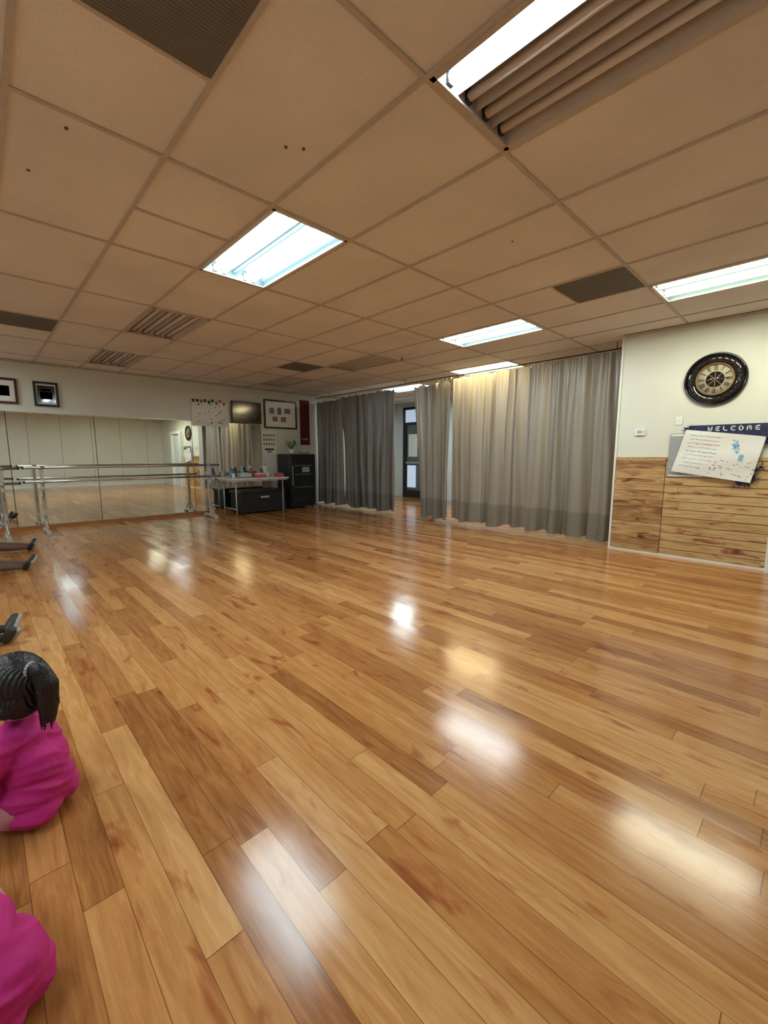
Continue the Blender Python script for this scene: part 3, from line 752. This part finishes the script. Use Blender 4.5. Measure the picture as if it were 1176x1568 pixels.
    for sx in (-1, 1):
        hair += [('c', hp(sx*.05, .054, .068), hp(sx*.080, .030, .020), .014, .007), ('c', hp(sx*.072, -.015, .03), hp(sx*.065, -.05, -.05), .02, .02)]
    for q in range(7):
        xx = -.045+q*.015; hair.append(('c', hp(xx, .05, .085), hp(xx*1.1, .082, .042), .012, .006))
    p0 = hp(0, -.100, .060); p1 = hp(.005, -.132, .062); p2 = hp(.01, -.146, .01); p3 = hp(.012, -.130, -.06); p4 = hp(.012, -.112, -.115)
    hair += [('c', hp(0, -.085, .055), p0, .03, .02), ('c', p0, p1, .020, .026), ('c', p1, p2, .026, .030), ('c', p2, p3, .030, .022), ('c', p3, p4, .022, .008)]
    for q in range(12):
        a = q*.52; o_ = V3(.022*math.cos(a), .022*math.sin(a), 0)
        hair += [('c', p1+o_*.8, p2+o_, .008, .009), ('c', p2+o_, p3+o_*1.0, .009, .007), ('c', p3+o_, p4+o_*.8+V3(0, 0, -.03*random.random()), .007, .003)]
    def strands(co):
        r_ = co-hd; a = math.atan2(r_.x, r_.y+.1)
        return .0018*math.sin(a*55+4*noise.noise(co*20))
    blob('hair', hair, M_hair, .0036, root, 2, disp=strands)
    k = MB()
    for q in range(16):
        a0 = q/16*6.283; a1 = (q+1)/16*6.283
        c_ = hp(0, -.103, .062)
        k.cyl(c_+V3(.024*math.cos(a0), 0, .024*math.sin(a0)), c_+V3(.024*math.cos(a1), 0, .024*math.sin(a1)), .005, M_grey, seg=6)
    k.build('hair_tie', parent=root)
    k = MB()
    for sx in (-1, 1):
        k.sph(hp(sx*.032, .081, .002), .0125, M_eyew, 12, (1, .5, .6), Rh); k.sph(hp(sx*.032, .0868, .002), .0065, M_eye, 10, (1, .4, 1), Rh)
        k.cyl(hp(sx*.018, .089, .022), hp(sx*.046, .079, .024), .0028, M_hair, seg=6)
    k.sph(hp(0, .088, -.052), .014, M_lip, 12, (1.1, .5, .35), Rh)
    k.build('face_features', parent=root)
    return root
girl((-1.80, .045), (-.62, -.78), 'sit')
girl((-1.155, -.095), (-.66, -.75), 'bent', sc=1.0)
girl((-7.30, -.19), (.15, 1), 'out', shirt=mat('grey_shirt', (.3, .3, .33), .8, bump=.3, bscale=22), pants=M_pantd)
girl((-6.12, -.30), (.2, 1), 'out', shirt=mat('white_shirt', (.6, .6, .6), .8, bump=.3, bscale=22), pants=M_pantd)
girl((-3.80, -.57), (.08, 1), 'out', shirt=mat('black_shirt', (.03, .03, .04), .8, bump=.3, bscale=22), pants=mat('black_leggings', (.02, .02, .02), .8))

k = MB(); k.box((-2.05, 2.95, 0), (-2.0, 2.965, .0012), M_teal); k.box((-1.99, 2.97, 0), (-1.975, 2.975, .0012), M_teal); k.build('floor_tape_mark')

# ------------------------------------------------------------------ world + camera
wd = bpy.data.worlds.new('world'); S.world = wd; wd.use_nodes = True
wd.node_tree.nodes['Background'].inputs[0].default_value = (.6, .7, .8, 1); wd.node_tree.nodes['Background'].inputs[1].default_value = .3
cam = bpy.data.cameras.new('camera'); co = bpy.data.objects.new('camera', cam); COL.objects.link(co)
cam.sensor_fit = 'HORIZONTAL'; cam.sensor_width = 36; cam.lens = 36*648/1176; cam.clip_start = .02
p = math.radians(7.65)
f = Vector((-.7211*math.cos(p), .6928*math.cos(p), -math.sin(p)))
co.location = (0, 0, H); co.rotation_euler = f.to_track_quat('-Z', 'Y').to_euler()
S.camera = co
